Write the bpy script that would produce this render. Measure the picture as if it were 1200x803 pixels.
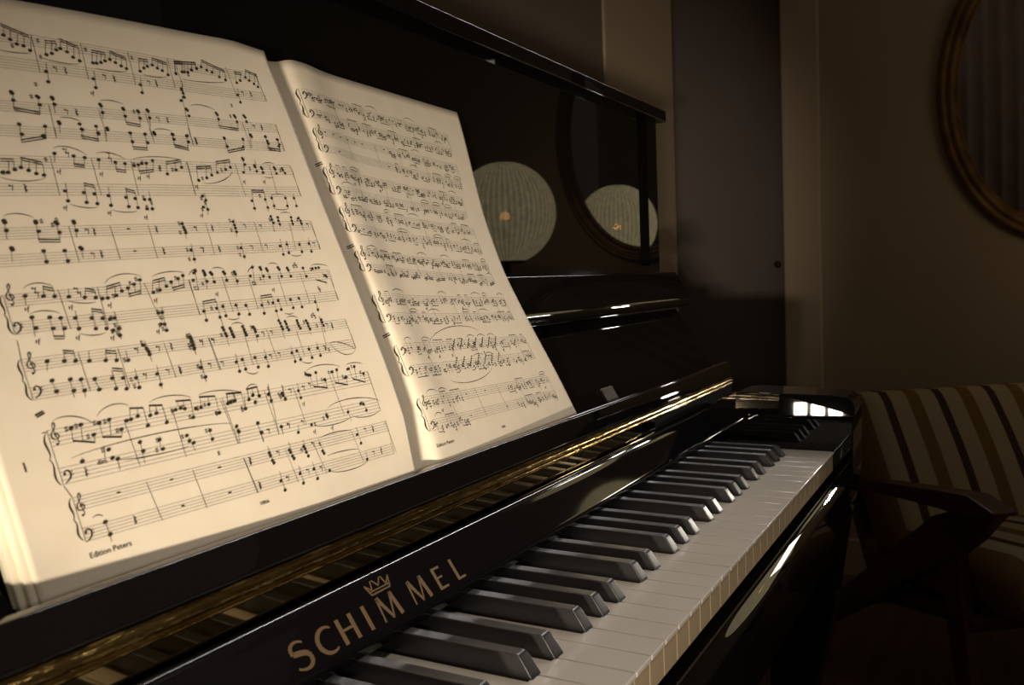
import bpy, bmesh, math, random
from mathutils import Vector, Matrix
random.seed(7)
C = bpy.context.scene.collection
for o in list(bpy.data.objects): bpy.data.objects.remove(o)
FZ = 0.730                      # height of the white key tops above the floor (m)
def P3(x, y, z): return Vector((x/1000, y/1000, z/1000 + FZ))   # keyboard frame in mm -> metres

# light levels
LR_P = 0.285
LO_P = 0.55
LV_P = 0.8
LC_P = 0.12
LS_P = 0.15
LT_P = 0.02
LAMP_E = 1.3
BULB_E = 35.0
STRIPE0 = 0.12

# ------------------------------------------------------------------ camera
cam = bpy.data.cameras.new('camera'); co = bpy.data.objects.new('camera', cam); C.objects.link(co)
pitch, roll, yaw = math.radians(3.9), math.radians(-2.22), math.radians(29.04)
fw = Vector((math.cos(yaw)*math.cos(pitch), math.sin(yaw)*math.cos(pitch), -math.sin(pitch)))
rt = Vector((math.sin(yaw), -math.cos(yaw), 0)); up = rt.cross(fw)
r2 = rt*math.cos(roll)+up*math.sin(roll); u2 = -rt*math.sin(roll)+up*math.cos(roll)
M = Matrix((r2, u2, -fw)).transposed().to_4x4(); M.translation = P3(157.6, -170.5, 210)
co.matrix_world = M
cam.sensor_width = 36; cam.lens = 1038.3/1200*36; cam.clip_start = 0.01; cam.clip_end = 50
cam.dof.use_dof = True; cam.dof.focus_distance = 0.72; cam.dof.aperture_fstop = 16
bpy.context.scene.camera = co

# ------------------------------------------------------------------ world, lights, exposure
sc = bpy.context.scene
sc.view_settings.view_transform = 'Standard'; sc.view_settings.look = 'None'
sc.view_settings.exposure = 0; sc.view_settings.gamma = 1; sc.view_settings.use_curve_mapping = False
w = bpy.data.worlds.new('night'); sc.world = w; w.use_nodes = True
w.node_tree.nodes['Background'].inputs[0].default_value = (1, .8, .6, 1)
w.node_tree.nodes['Background'].inputs[1].default_value = 0.05
def area(name, loc, target, sx, sy, power, color, spread):
    l = bpy.data.lights.new(name, 'AREA'); l.shape = 'RECTANGLE'; l.size = sx; l.size_y = sy
    l.energy = power; l.color = color; l.spread = math.radians(spread)
    o = bpy.data.objects.new(name, l); C.objects.link(o)
    o.location = loc; o.rotation_euler = (target-loc).to_track_quat('-Z', 'Y').to_euler()
    return o
READ_COL = (1.0, .86, .68)
_c = P3(-720, -430, -15); _t = P3(590, 155, 130)
_d = (_t-_c).normalized(); _s = _d.cross(Vector((0, 0, 1))).normalized()
for k in (-1, 0, 1):            # reading torch of three square cells, low at the bass side
    area('reading_light', _c+_s*0.056*k, _t+_s*0.056*k, .038, .038, LR_P, READ_COL, 28)
area('overhead_light', P3(760, -380, 950), P3(760, 60, 0), 1.30, .022, LO_P, (1, .88, .74), 70)
def strip(name, c, along, aim, length, width, power, color, spread):   # tube-like light whose long side lies along a given line
    o = area(name, c, aim, length, width, power, color, spread)
    z = (c-aim).normalized(); x = (along-z*along.dot(z)).normalized(); y = z.cross(x)
    m = Matrix((x, y, z)).transposed().to_4x4(); m.translation = c; o.matrix_world = m
strip('tube_light', P3(1800, 300, 1060), Vector((1, 0, 0)), P3(780, 70, 20), 1.60, .025, LV_P, (1, .95, .92), 50)
area('camera_side_light', P3(-60, -340, 225), P3(780, 150, 160), .05, .04, LC_P, (1, .92, .80), 48)
area('room_light', P3(2500, -335, 205), P3(1050, 100, 60), .045, .03, LS_P, (1, .93, .82), 40)
area('room_light', P3(1880, -300, 195), P3(800, 180, 120), .09, .05, LT_P, (1, .90, .74), 40)

# ------------------------------------------------------------------ materials
def mat(name, col, rough=.5, metal=0, coat=0, spec=.5):
    m = bpy.data.materials.new(name); m.use_nodes = True
    b = m.node_tree.nodes['Principled BSDF']
    b.inputs['Base Color'].default_value = (*col, 1); b.inputs['Roughness'].default_value = rough
    b.inputs['Metallic'].default_value = metal; b.inputs['Coat Weight'].default_value = coat
    b.inputs['Coat Roughness'].default_value = .03; b.inputs['Specular IOR Level'].default_value = spec
    return m
def noisy(m, col2, scale=8, detail=4, lo=.35, hi=.65, bump=0, stretch=(1, 1, 1), kind='noise'):
    nt = m.node_tree; b = nt.nodes['Principled BSDF']; n = nt.nodes
    tc = n.new('ShaderNodeTexCoord'); mp = n.new('ShaderNodeMapping'); mp.inputs['Scale'].default_value = stretch
    tx = n.new('ShaderNodeTexNoise'); tx.inputs['Scale'].default_value = scale; tx.inputs['Detail'].default_value = detail
    r = n.new('ShaderNodeValToRGB'); r.color_ramp.elements[0].position = lo; r.color_ramp.elements[1].position = hi
    r.color_ramp.elements[0].color = (*b.inputs['Base Color'].default_value[:3], 1); r.color_ramp.elements[1].color = (*col2, 1)
    L = nt.links.new
    L(tc.outputs['Object'], mp.inputs[0]); L(mp.outputs[0], tx.inputs['Vector']); L(tx.outputs[0], r.inputs[0]); L(r.outputs[0], b.inputs['Base Color'])
    if bump:
        bp = n.new('ShaderNodeBump'); bp.inputs['Strength'].default_value = bump; bp.inputs['Distance'].default_value = .002
        L(tx.outputs[0], bp.inputs['Height']); L(bp.outputs[0], b.inputs['Normal'])
    return m
LACQ = noisy(mat('black_piano_lacquer', (.0035, .003, .003), .018, 0, 0, .5), (.005, .0045, .004), 3)
HAZE = mat('hazed_black_lacquer', (.0045, .004, .005), .05, 0, 0, .5)
SATIN = mat('satin_black_lacquer', (.006, .0055, .006), .24)
FELT = mat('black_felt', (.004, .004, .004), .95, spec=.1)
IVORY = noisy(mat('white_key_plastic', (.66, .60, .53), .07), (.70, .645, .575), 12)
SKIRT = mat('key_front_plastic', (.46, .36, .23), .3)
EBONY = mat('black_key_plastic', (.020, .0185, .020), .33, spec=.9)
BRASS = noisy(mat('polished_brass', (.50, .36, .13), .15, 1), (.30, .19, .06), 160, 4, stretch=(.25, 1, 1), bump=.5)
LEAF = mat('mirror_brass_leaf', (.42, .32, .16), .05, 1)
GILT = mat('gilt_lettering', (.16, .10, .042), .5, .3)
PAPER = noisy(mat('cream_paper', (.80, .705, .56), .75, spec=.2), (.77, .67, .525), 60, 5, bump=.12)
EDGE = mat('page_edge_paper', (.84, .76, .58), .8, spec=.2)
INK = mat('printing_ink', (.045, .035, .024), .8, spec=.1)

# ------------------------------------------------------------------ mesh helpers
def link(name, me, m=None, parent=None, smooth=False):
    o = bpy.data.objects.new(name, me); C.objects.link(o)
    if m: me.materials.append(m)
    if parent is not None: o.parent = parent; o.matrix_parent_inverse = parent.matrix_world.inverted()
    if smooth:
        for p in me.polygons: p.use_smooth = True
    return o
def mesh(name, vs, fs, m=None, parent=None, smooth=False, world=True):
    me = bpy.data.meshes.new(name); me.from_pydata([tuple(v) for v in vs], [], fs); me.validate(); me.update()
    bm = bmesh.new(); bm.from_mesh(me); bmesh.ops.recalc_face_normals(bm, faces=bm.faces); bm.to_mesh(me); bm.free()
    o = link(name, me, m, parent, smooth)
    return o
def bevel(o, wd, seg=2, ang=40):
    b = o.modifiers.new('bevel', 'BEVEL'); b.width = wd; b.segments = seg; b.limit_method = 'ANGLE'; b.angle_limit = math.radians(ang)
    for p in o.data.polygons: p.use_smooth = True
    wn = o.modifiers.new('wn', 'WEIGHTED_NORMAL'); wn.keep_sharp = True
    return o
def prof(name, pts, x0, x1, m, parent=None, bw=0, seg=2, smooth=False):
    """outline in the y-z plane (mm) drawn out along x"""
    n = len(pts); vs = [P3(x0, *p) for p in pts]+[P3(x1, *p) for p in pts]
    fs = [list(range(n))[::-1], list(range(n, 2*n))]+[[i, (i+1) % n, n+(i+1) % n, n+i] for i in range(n)]
    o = mesh(name, vs, fs, m, parent)
    if bw: bevel(o, bw/1000, seg)
    return o
def box(name, x0, x1, y0, y1, z0, z1, m, parent=None, bw=0):
    return prof(name, [(y0, z0), (y1, z0), (y1, z1), (y0, z1)], x0, x1, m, parent, bw)
def tag(o, label, cat, group=None):
    o['label'] = label; o['category'] = cat
    if group: o['group'] = group
    return o
def thing(name, label, cat, loc, rz=0):
    o = bpy.data.objects.new(name, None); C.objects.link(o); o.location = loc; o.rotation_euler = (0, 0, rz); o.empty_display_size = .1
    bpy.context.view_layer.update()
    return tag(o, label, cat)
def struct(o): o['kind'] = 'structure'; return o
def tube(pts, rad, n=10, flat=1.0, caps=True):
    """tapering tube through points; rad is one number or a list; returns vs, fs"""
    vs, fs = [], []; k = len(pts)
    if not hasattr(rad, '__len__'): rad = [rad]*k
    pts = [Vector(p) for p in pts]
    for i, p in enumerate(pts):
        t = (pts[min(i+1, k-1)]-pts[max(i-1, 0)]).normalized()
        a = t.cross(Vector((0, 0, 1)));  a = a.normalized() if a.length > 1e-4 else Vector((1, 0, 0))
        b = a.cross(t).normalized()
        for j in range(n):
            th = 2*math.pi*j/n; vs.append(p+a*math.cos(th)*rad[i]*flat+b*math.sin(th)*rad[i])
    for i in range(k-1):
        for j in range(n): fs.append([i*n+j, i*n+(j+1) % n, (i+1)*n+(j+1) % n, (i+1)*n+j])
    if caps: fs += [list(range(n))[::-1], [(k-1)*n+j for j in range(n)]]
    return vs, fs

# ------------------------------------------------------------------ shape of the open pages
def _ip(x,xs,ys):
    if x<=xs[0]: return ys[0]
    for i in range(1,len(xs)):
        if x<=xs[i]:
            t=(x-xs[i-1])/(xs[i]-xs[i-1]); return ys[i-1]+(ys[i]-ys[i-1])*t
    return ys[-1]
_CA,_SA=math.cos(math.radians(19)),math.sin(math.radians(19))
def _sm(x,xs,ys):   # smoothed interpolation
    return (_ip(x-14,xs,ys)+2*_ip(x,xs,ys)+_ip(x+14,xs,ys))/4
def page_point(side,s,v):
    """point (mm, keyboard frame) on an open page: s across the sheet, v mm up the sheet"""
    xi=_sm(v,[14,28,91,140,186,231,271,320],[637,637,637,633,628,623,620,614])
    if side=='L':
        lo=min(1,max(0,(110-v)/80))
        xo=375+2*lo-0.02*(v-35)
        x=xo+(xi-xo)*s
        x-=8*s**3
        b=(11+3*lo)*max(0,1-s/.66)**1.5-6*max(0,(s-.5)/.5)**2.2*min(1,max(0,(v-22)/40))
    else:
        xg=xi-6
        lo=min(1,max(0,(100-v)/75))**1.3
        xr=893-29*(v-30)/290+19*lo
        x=xg+(xr-xg)*s
        b=_sm(v,[28,75,117,174,228,321],[4,9,15,21,19,5])*s**.8+10*lo*max(0,(s-.25)/.75)**1.5
        b+=7/(1+math.exp(((x-xg)-25.5)/1.9))-2.5*math.exp(-((s-.17)/.07)**2)*min(1,max(0,(v-22)/40))
    return (x,159+v*_SA+b*_CA,62+v*_CA-b*_SA)

# ------------------------------------------------------------------ the room
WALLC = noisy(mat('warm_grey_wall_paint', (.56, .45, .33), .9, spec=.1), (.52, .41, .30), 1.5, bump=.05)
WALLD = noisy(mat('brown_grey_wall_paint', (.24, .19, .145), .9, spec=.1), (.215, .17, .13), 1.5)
DOORC = noisy(mat('dark_door_paint', (.20, .155, .14), .6), (.18, .14, .125), 3)
FLOORM = mat('dark_floor_boards', (.20, .11, .06), .5)
noisy(FLOORM, (.13, .07, .035), 3, 6, .35, .7, .1, (1, 9, 1))
def wallbox(name, x0, x1, y0, y1, z0, z1, m): return struct(box(name, x0, x1, y0, y1, z0, z1, m))
wallbox('floor', -2300, 3100, -2700, 1300, -780, -730, FLOORM)
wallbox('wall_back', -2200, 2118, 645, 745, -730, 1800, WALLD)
wallbox('wall_pier', 2118, 2600, 638, 745, -730, 1800, WALLC)
wallbox('wall_recess', 2600, 3000, 1200, 1300, -730, 1800, WALLC)
wallbox('wall_pier_return', 2560, 2600, 745, 1200, -730, 1800, WALLC)
wallbox('wall_left', -2300, -2200, -2700, 745, -730, 3300, WALLC)
wallbox('wall_right', 3000, 3100, -2600, 425, -730, 1800, WALLC)
wallbox('wall_right_beyond_door', 3000, 3100, 1130, 1200, -730, 1800, WALLC)
wallbox('wall_over_door', 3000, 3100, 425, 1130, 1330, 1800, WALLC)
dr = wallbox('door_1', 3030, 3070, 427, 1128, -728, 1328, DOORC)
kn_vs, kn_fs = tube([P3(3031, 446, 232), P3(3008, 446, 232), P3(3004, 446, 232)], [.006, .006, .011], 12)
mesh('door_handle', kn_vs, kn_fs, mat('dull_handle_metal', (.25, .2, .15), .5, 1), dr, True)
o = wallbox('trim_1', 2978, 3000, 310, 424, -730, 1330, noisy(mat('door_casing_paint', (.66, .52, .37), .6), (.62, .49, .35), 2)); bevel(o, .008)
box('baseboard', 2984, 3000, -2600, 310, -730, -620, bpy.data.materials['door_casing_paint']); bpy.data.objects['baseboard'].name = 'baseboard_right'; struct(bpy.data.objects['baseboard_right'])

# ------------------------------------------------------------------ the piano
TL, TR = -168, 1390            # outer sides of the upper case
AR, AL = 1300, -78             # outer sides of the arms
piano = thing('upright_piano', 'glossy black upright piano with open keyboard and gold name on the fallboard', 'piano', P3(611, 250, -730))
# --- white and black keys
PITCH = 23.5
BOFF = {1: 21.2, 3: 49.3, 6: 90.6, 8: 117.5, 10: 144.4}   # black key centres from the left edge of C
def black_center(octv, semi): return (2+7*(octv-1))*PITCH+BOFF[semi]
blacks = [black_center(0, 10)]+[black_center(o_, s_) for o_ in range(1, 8) for s_ in BOFF]
def white_key(i):
    x0, x1 = i*PITCH+.45, (i+1)*PITCH-.45
    lb = [b for b in blacks if b < x0+2 and b+7.2 > x0]; rb = [b for b in blacks if b > x1-2 and b-7.2 < x1]
    l2 = max([x0]+[b+7.2 for b in blacks if abs(b-i*PITCH) < 9 and b-7 < x0+1]); r2_ = min([x1]+[b-7.2 for b in blacks if abs(b-(i+1)*PITCH) < 9 and b+7 > x1-1])
    # outline of the top plate, seen from above
    top = [(x0, 0), (x1, 0), (x1, 48.5), (r2_, 48.5), (r2_, 150), (l2, 150), (l2, 48.5), (x0, 48.5)]
    n = 8; vs = [P3(x, y, 0) for x, y in top]+[P3(x, y, -3.2) for x, y in top]
    fs = [list(range(n)), list(range(n, 2*n))[::-1]]+[[i_, (i_+1) % n, n+(i_+1) % n, n+i_] for i_ in range(n)]
    o = mesh('white_key', vs, fs, IVORY, piano); bevel(o, .0007, 3)
    # wooden body with its cream front plate below the plastic top
    b = prof('key_front', [(1.6, -3.2), (1.6, -22), (4, -22), (140, -22), (140, -3.2)], x0+.2, x1-.2, SKIRT, o)
    vs = b.data.vertices
    for v in vs:
        if v.co.y > .1:
            v.co.x = min(max(v.co.x, l2/1000), r2_/1000)
    return o
for i in range(52): white_key(i)
def black_key(c):
    hb, ht = 5.3, 4.5
    st = [(46.5, 0), (47.5, 1.8), (53.6, 10.6), (55.6, 12), (95, 12.2), (150, 12.2), (150, -4), (46.5, -4)]
    vs = []
    for y, z in st:
        h = hb+(ht-hb)*max(0, min(1, z/12)); vs += [P3(c-h, y, z), P3(c+h, y, z)]
    n = len(st); fs = [[2*i_ for i_ in range(n)], [2*i_+1 for i_ in range(n)][::-1]]+[[2*i_, 2*i_+1, 2*((i_+1) % n)+1, 2*((i_+1) % n)] for i_ in range(n)]
    o = mesh('black_key', vs, fs, EBONY, piano); bevel(o, .0008, 3, 25); return o
for c in blacks: black_key(c)
box('key_felt', -2, 1224, 50, 150, -26, -23, FELT, piano)
# --- fallboard with the name, hinge leaf, book ledge, folded panel and lip
NB = [(130, 12)]+[(130+k*.565, 12+k*.825) for k in (8, 16, 24, 30, 34.5)]+[(154.7+6.5*math.cos(math.radians(a)), 38.1+6.5*math.sin(math.radians(a))) for a in range(140, 85, -6)]+[(155.8, 43), (155.6, 37), (150, 30), (138, 12)]
fall = prof('fallboard', NB, -3, 1225, HAZE, piano, 0)
for p in fall.data.polygons: p.use_smooth = len(p.vertices) == 4
fall.modifiers.new('wn', 'WEIGHTED_NORMAL')
fall['label'] = 'black fallboard carrying the gold name'
hinge = prof('piano_hinge', [(158.2, 57.0), (157.2, 57.6), (157.2, 58.6), (157.9, 59.0)]+[(160.2+3.6*math.cos(math.radians(a)), 62.7+3.6*math.sin(math.radians(a))) for a in range(235, 120, -12)]+[(158.6, 66.4), (158.3, 67.8), (163, 67.8), (163, 57.0)], -118, 1372, BRASS, piano)
leaf = prof('hinge_leaf', [(158.4, 38), (157.6, 56.9), (162.5, 56.9), (162.5, 38)], -118, 1060, LEAF, hinge)
prof('dark_leaf_strip', [(158.6, 38), (158.6, 56.9), (162.5, 56.9), (162.5, 38)], 1060.2, 1372, FELT, piano)  # black strip added in place of the leaf's dark treble end, stops its glare
hinge['label'] = 'long brass hinge'
def disc(name, x, y, z, r, m, parent, dy=.5):
    n = 14; vs = [P3(x, y-dy, z)]; vs += [P3(x+r*math.cos(a*2*math.pi/n), y-dy*.6, z+r*math.sin(a*2*math.pi/n)) for a in range(n)]
    vs += [P3(x+r*math.cos(a*2*math.pi/n), y+.3, z+r*math.sin(a*2*math.pi/n)) for a in range(n)]
    fs = [[0, 1+i, 1+(i+1) % n] for i in range(n)]+[[1+i, 1+n+i, 1+n+(i+1) % n, 1+(i+1) % n] for i in range(n)]
    return mesh(name, vs, fs, m, parent, True)
SCREW = mat('screw_brass', (.16, .12, .06), .35, 1)
for k in range(21): disc('screw', -90+k*56.5, 158.2, 51.0, 1.4, SCREW, hinge, .35)
prof('book_ledge', [(159.2, 68.2), (158.8, 70), (159.8, 79), (161.2, 87.6), (162.2, 88.4), (167.2, 88.4), (168.2, 87.2), (168.4, 79), (186, 79), (190, 60), (163.5, 40), (163.5, 68.2)], TL, 1372, LACQ, piano, .15, 2)
prof('folding_panel', [(187, 79), (241.5, 163.6), (256, 154), (201, 70)], TL, TR-1, LACQ, piano, 1.2, 3)
prof('panel_lip', [(241, 214), (226, 188.5), (221.5, 180.5), (220.3, 176), (221, 170.5), (224, 166.8), (229, 165.5), (243, 165), (252, 212), (250, 215.5), (244, 216)], TL-4, TR+5, LACQ, piano, 1.8, 4)
la = prof('latch', [(181, 75), (187.4, 84.5), (190.6, 91), (192.5, 92), (194, 84), (189, 76)], 1000, 1030, mat('aged_brass_latch', (.05, .035, .014), .5, .5), piano, .6)
for v in la.data.vertices: v.co.y += .0025; v.co.z += .004
# --- upper panel, recess, pilasters, lid, case
UL, UR = -204, 1426            # outer sides of the upper case
box('panel_shelf', UL+6, UR-4, 252, 290, 206, 216, LACQ, piano, 1)
box('upper_panel', UL+78, 1348, 277, 295, 216, 438, LACQ, piano, 0)
box('upper_panel_rail', 1348, 1386, 277, 293, 216, 226, LACQ, piano, 0)
box('upper_panel_rail', UL+40, UL+78, 277, 293, 216, 226, LACQ, piano, 0)
box('shadow_groove', 1348, 1386, 289, 300, 226, 438, FELT, piano)
box('shadow_groove', UL+40, UL+78, 289, 300, 226, 438, FELT, piano)
box('pilaster', 1386, UR, 277, 310, 216, 437, LACQ, piano, 0)
box('pilaster', UL, UL+40, 277, 310, 216, 437, LACQ, piano, 0)
prof('top_lid', [(263.6, 436), (263, 437), (263, 451), (264, 452.2), (600, 452.2), (600, 436)], UL-6, 1432, LACQ, piano, .5, 3)
box('case_side', 1300, UR, 300, 590, -700, 436, LACQ, piano, 1)
box('case_side', UL, -78, 300, 590, -700, 436, LACQ, piano, 1)
box('case_back', -78, 1300, 560, 590, -690, 428, mat('raw_back_wood', (.12, .07, .04), .7), piano)
box('lower_panel', AL, AR, 262, 284, -640, -108, LACQ, piano, 1)
box('bottom_board', AL, AR, 262, 560, -700, -640, LACQ, piano, 1)
# key slip: slanted face under the keys, then the upright front
prof('key_slip', [(-3.5, -29), (-6, -29.8), (-12.4, -36.2), (-13.6, -39), (-13.6, -92), (-9, -101), (0, -107), (40, -107), (40, -29)], -3, 1225, LACQ, piano, .8, 3)
box('key_bed', AL, AR, 40, 300, -107, -30, LACQ, piano, .5)
# arms: rounded block at each end of the keyboard, running down into the leg; the inner face is chamfered towards the front
ARM = [(262, 43.5), (154, 43.5), (148, 47), (138, 55), (126, 61.5), (112, 65), (96, 66), (50, 65), (5, 63), (-11, 61), (-17.5, 56.5), (-20.5, 47), (-20.5, 20), (-20, -24.5), (-14.3, -62.5), (-8.7, -89.4), (40, -110), (262, -108)]
def arm(x0, x1, inner):
    yz = []
    o = prof('arm', ARM, x0, x1, LACQ, piano)
    bm = bmesh.new(); bm.from_mesh(o.data)
    bmesh.ops.bisect_plane(bm, geom=bm.verts[:]+bm.edges[:]+bm.faces[:], plane_co=P3(0, 62, 0), plane_no=(0, 1, 0))
    bmesh.ops.bisect_plane(bm, geom=bm.verts[:]+bm.edges[:]+bm.faces[:], plane_co=P3(0, 0, 38), plane_no=(0, 0, 1))
    bmesh.ops.bisect_plane(bm, geom=bm.verts[:]+bm.edges[:]+bm.faces[:], plane_co=P3(0, 0, 35), plane_no=(0, 0, 1))
    sg = 1 if inner == x0 else -1
    for v in bm.verts:
        if abs(v.co.x-inner/1000) < 1e-5:
            y, z = v.co.y*1000, (v.co.z-FZ)*1000
            v.co.x += sg*(max(0, 62-y)*.207*(1 if z > 37 else 0)+max(0, z-38)*.072)/1000
    bm.normal_update()
    for e in bm.edges:
        if len(e.link_faces) == 2 and math.radians(2) < e.calc_face_angle(0) < math.radians(32) and all(abs(v.co.x-inner/1000) < .03 for v in e.verts): e.smooth = False
    bm.to_mesh(o.data); bm.free(); bevel(o, .003, 7, 40)
    for p in o.data.polygons: p.use_smooth = False
    o.modifiers.remove(o.modifiers['wn']); return o

arm(1225, AR, 1225); arm(AL, -3, -3)
LEG = [(-9, -88), (1.5, -155), (7, -199.7), (19, -262), (32, -318), (42, -390), (48, -480), (50, -640), (84, -640), (84, -328), (80, -110)]
for x0, x1 in ((AR-56, AR), (AL, AL+56)):
    lg = prof('leg', LEG, x0, x1, LACQ, piano, 3, 3)
    tb = prof('toe_block', [(38, -728), (38, -690), (46, -640), (320, -640), (320, -728)], x0-2, x1, LACQ, piano, 4, 3)
# pedals under the middle of the case
for k in (-1, 0, 1):
    vs, fs = tube([P3(611+k*85, 290, -660), P3(611+k*85, 230, -664), P3(611+k*85, 190, -668), P3(611+k*85, 165, -672)], [.008, .009, .016, .014], 12, 1.0)
    mesh('pedal', vs, fs, BRASS, piano, True)

# --- gilt lettering on the fallboard
BD = Vector((0, .565, .825)); BN = Vector((0, -.825, .565))
def bpt(x, w_, lift=.12): return P3(x, 130+w_*.565, 12+w_*.825)+BN*(lift/1000)
def poly_letters(name, polys, parent, m=GILT):
    vs, fs = [], []
    for p in polys:
        b = len(vs); n = len(p); vs += [bpt(x, y_, .16) for x, y_ in p]+[bpt(x, y_, -.3) for x, y_ in p]
        fs.append([b+i for i in range(n)]); fs += [[b+i, b+(i+1) % n, b+n+(i+1) % n, b+n+i] for i in range(n)]
    o = mesh(name, vs, fs, m, parent); o['label'] = 'gold '+name.replace('_', ' '); return o
def stroke(a, b, w0, w1=None):
    w1 = w0 if w1 is None else w1; d = Vector((b[0]-a[0], b[1]-a[1])).normalized(); n = Vector((-d.y, d.x))
    return [(a[0]+n.x*w0/2, a[1]+n.y*w0/2), (a[0]-n.x*w0/2, a[1]-n.y*w0/2), (b[0]-n.x*w1/2, b[1]-n.y*w1/2), (b[0]+n.x*w1/2, b[1]+n.y*w1/2)]
def curve(pts, ws):
    out = []
    for i in range(len(pts)-1): out.append(stroke(pts[i], pts[i+1], ws[i], ws[i+1]))
    return out
B0, B1 = 9.8, 24.4; BH = B1-B0
def bez(ps, n=14):
    r = []
    for k in range(n+1):
        t = k/n; q = [Vector(p) for p in ps]
        while len(q) > 1: q = [q[i].lerp(q[i+1], t) for i in range(len(q)-1)]
        r.append(tuple(q[0]))
    return r
P = []
# S
s_pts = bez([(488.6, B1-1.6), (484, B1+1.6), (477.4, B1-.6), (479.6, B1-5.6)], 10)+bez([(479.6, B1-5.6), (481.5, B0+8.4), (490.8, B0+8.6), (490, B0+3.6)], 10)[1:]+bez([(490, B0+3.6), (489.2, B0-1.2), (482.5, B0-.9), (479, B0+1.6)], 10)[1:]
n_ = len(s_pts); P += curve(s_pts, [1.1+1.9*math.sin(math.pi*i/(n_-1))**1.4 for i in range(n_)])
# C
c_pts = [(505.2+7.6*math.cos(math.radians(a)), (B0+B1)/2+(BH/2-.4)*math.sin(math.radians(a))) for a in range(52, 313, 12)]
n_ = len(c_pts); P += curve(c_pts, [1.0+1.9*math.sin(math.pi*i/(n_-1))**1.3 for i in range(n_)])
rect = lambda x0, x1, y0, y1: [(x0, y0), (x1, y0), (x1, y1), (x0, y1)]
P += [rect(514.6, 517.4, B0, B1), rect(525.0, 527.8, B0, B1), rect(517.4, 525.0, B0+BH*.47, B0+BH*.57)]
P += [rect(536.6, 539.4, B0, B1)]
def em(x): return [stroke((x+.6, B0), (x+2.0, B1), 1.0, 1.6), stroke((x+2.2, B1), (x+8.8, B0+.2), 2.9, 1.6), stroke((x+8.6, B0+.2), (x+14.2, B1), 1.0, 1.4), stroke((x+14.4, B1), (x+16.6, B0), 2.7, 2.9)]
P += em(549.0)+em(579.0)
P += [rect(606, 608.6, B0, B1), rect(608.6, 614.6, B1-1.5, B1), rect(608.6, 613.6, B0+BH*.48, B0+BH*.57), rect(608.6, 615.2, B0, B0+1.5)]
P += [rect(626.4, 629.0, B0, B1), rect(629.0, 635.4, B0, B0+1.5)]
poly_letters('lettering', P, fall)
# crown above the first M
Cw = [stroke((550, 27.0), (566.8, 27.0), .9), stroke((549.6, 28.9), (567.2, 28.9), .8), stroke((550, 27), (547.4, 33.6), .9), stroke((566.8, 27), (569.4, 33.6), .9)]
zz = [(547.6, 33.4), (552.6, 29.6), (553.9, 35.3), (558.4, 30.2), (562.9, 35.3), (564.2, 29.6), (569.2, 33.4)]
zz = [(547.4, 33.6), (551.8, 29.4), (554.0, 36.0), (558.4, 30.4), (562.8, 36.0), (565.0, 29.4), (569.4, 33.6)]
Cw += [stroke(zz[i], zz[i+1], .85) for i in range(6)]
poly_letters('crown_emblem', Cw, fall)

# ------------------------------------------------------------------ the open book of music
book = thing('sheet_music_book', 'open book of printed piano music with cream pages, leaning above the keys', 'music book', P3(630, 165, 79))
def pgv(side, s, v, fwd=0.0):
    x, y, z = page_point(side, s, v); return P3(x, y-fwd*_CA, z+fwd*_SA)
def vtop(side, s): return (315.5+10.5*min(1, s/.85)-3*max(0, (s-.9)/.1)) if side == 'L' else (325.8+1.0*math.exp(-((s-.1)/.1)**2))
VB = 23
def sheet(name, side, d0, d1, xs, m, dv=0, s0=0., s1=1.):
    """solid sheet bundle: front at depth d0 behind the page face, back at d1, its outer edge shifted by xs mm"""
    NS, NV = 110, 44; vs, fs = [], []
    for d in (d0, d1):
        for j in range(NV+1):
            for i in range(NS+1):
                s = s0+(s1-s0)*i/NS
                if side == 'L': s = 1-(1-s)
                v = VB+(vtop(side, s)+dv-VB)*j/NV
                q = pgv(side, s, v, -d); k = (1-s) if side == 'L' else s
                q.x += xs/1000*k; vs.append(q)
    n = (NS+1)*(NV+1); A = lambda f, j, i: f*n+j*(NS+1)+i
    for f in (0, 1):
        for j in range(NV):
            for i in range(NS):
                q = [A(f, j, i), A(f, j, i+1), A(f, j+1, i+1), A(f, j+1, i)]; fs.append(q if f == 0 else q[::-1])
    for i in range(NS):
        fs.append([A(0, 0, i), A(1, 0, i), A(1, 0, i+1), A(0, 0, i+1)]); fs.append([A(0, NV, i), A(0, NV, i+1), A(1, NV, i+1), A(1, NV, i)])
    for j in range(NV):
        fs.append([A(0, j, 0), A(0, j+1, 0), A(1, j+1, 0), A(1, j, 0)]); fs.append([A(0, j, NS), A(1, j, NS), A(1, j+1, NS), A(0, j+1, NS)])
    o = mesh(name, vs, fs, m, book)
    for p in o.data.polygons: p.use_smooth = p.index < 2*NS*NV
    return o
sheet('open_page', 'L', 0, 1.4, 0, PAPER)
sheet('page_stack', 'L', 1.7, 4.4, -3.2, EDGE, -1.5)
sheet('page_stack', 'L', 4.8, 7.6, -6.2, EDGE, -2.5)
sheet('book_cover', 'L', 7.9, 8.6, -7.0, mat('faded_cover_card', (.55, .50, .36), .7), -1)
sheet('open_page', 'R', 0, 1.2, 0, PAPER)
sheet('page_stack', 'R', 1.4, 3.4, 1.0, EDGE, -1.5)
sheet('book_cover', 'R', 3.6, 4.2, 1.5, bpy.data.materials['faded_cover_card'], -1)
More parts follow.
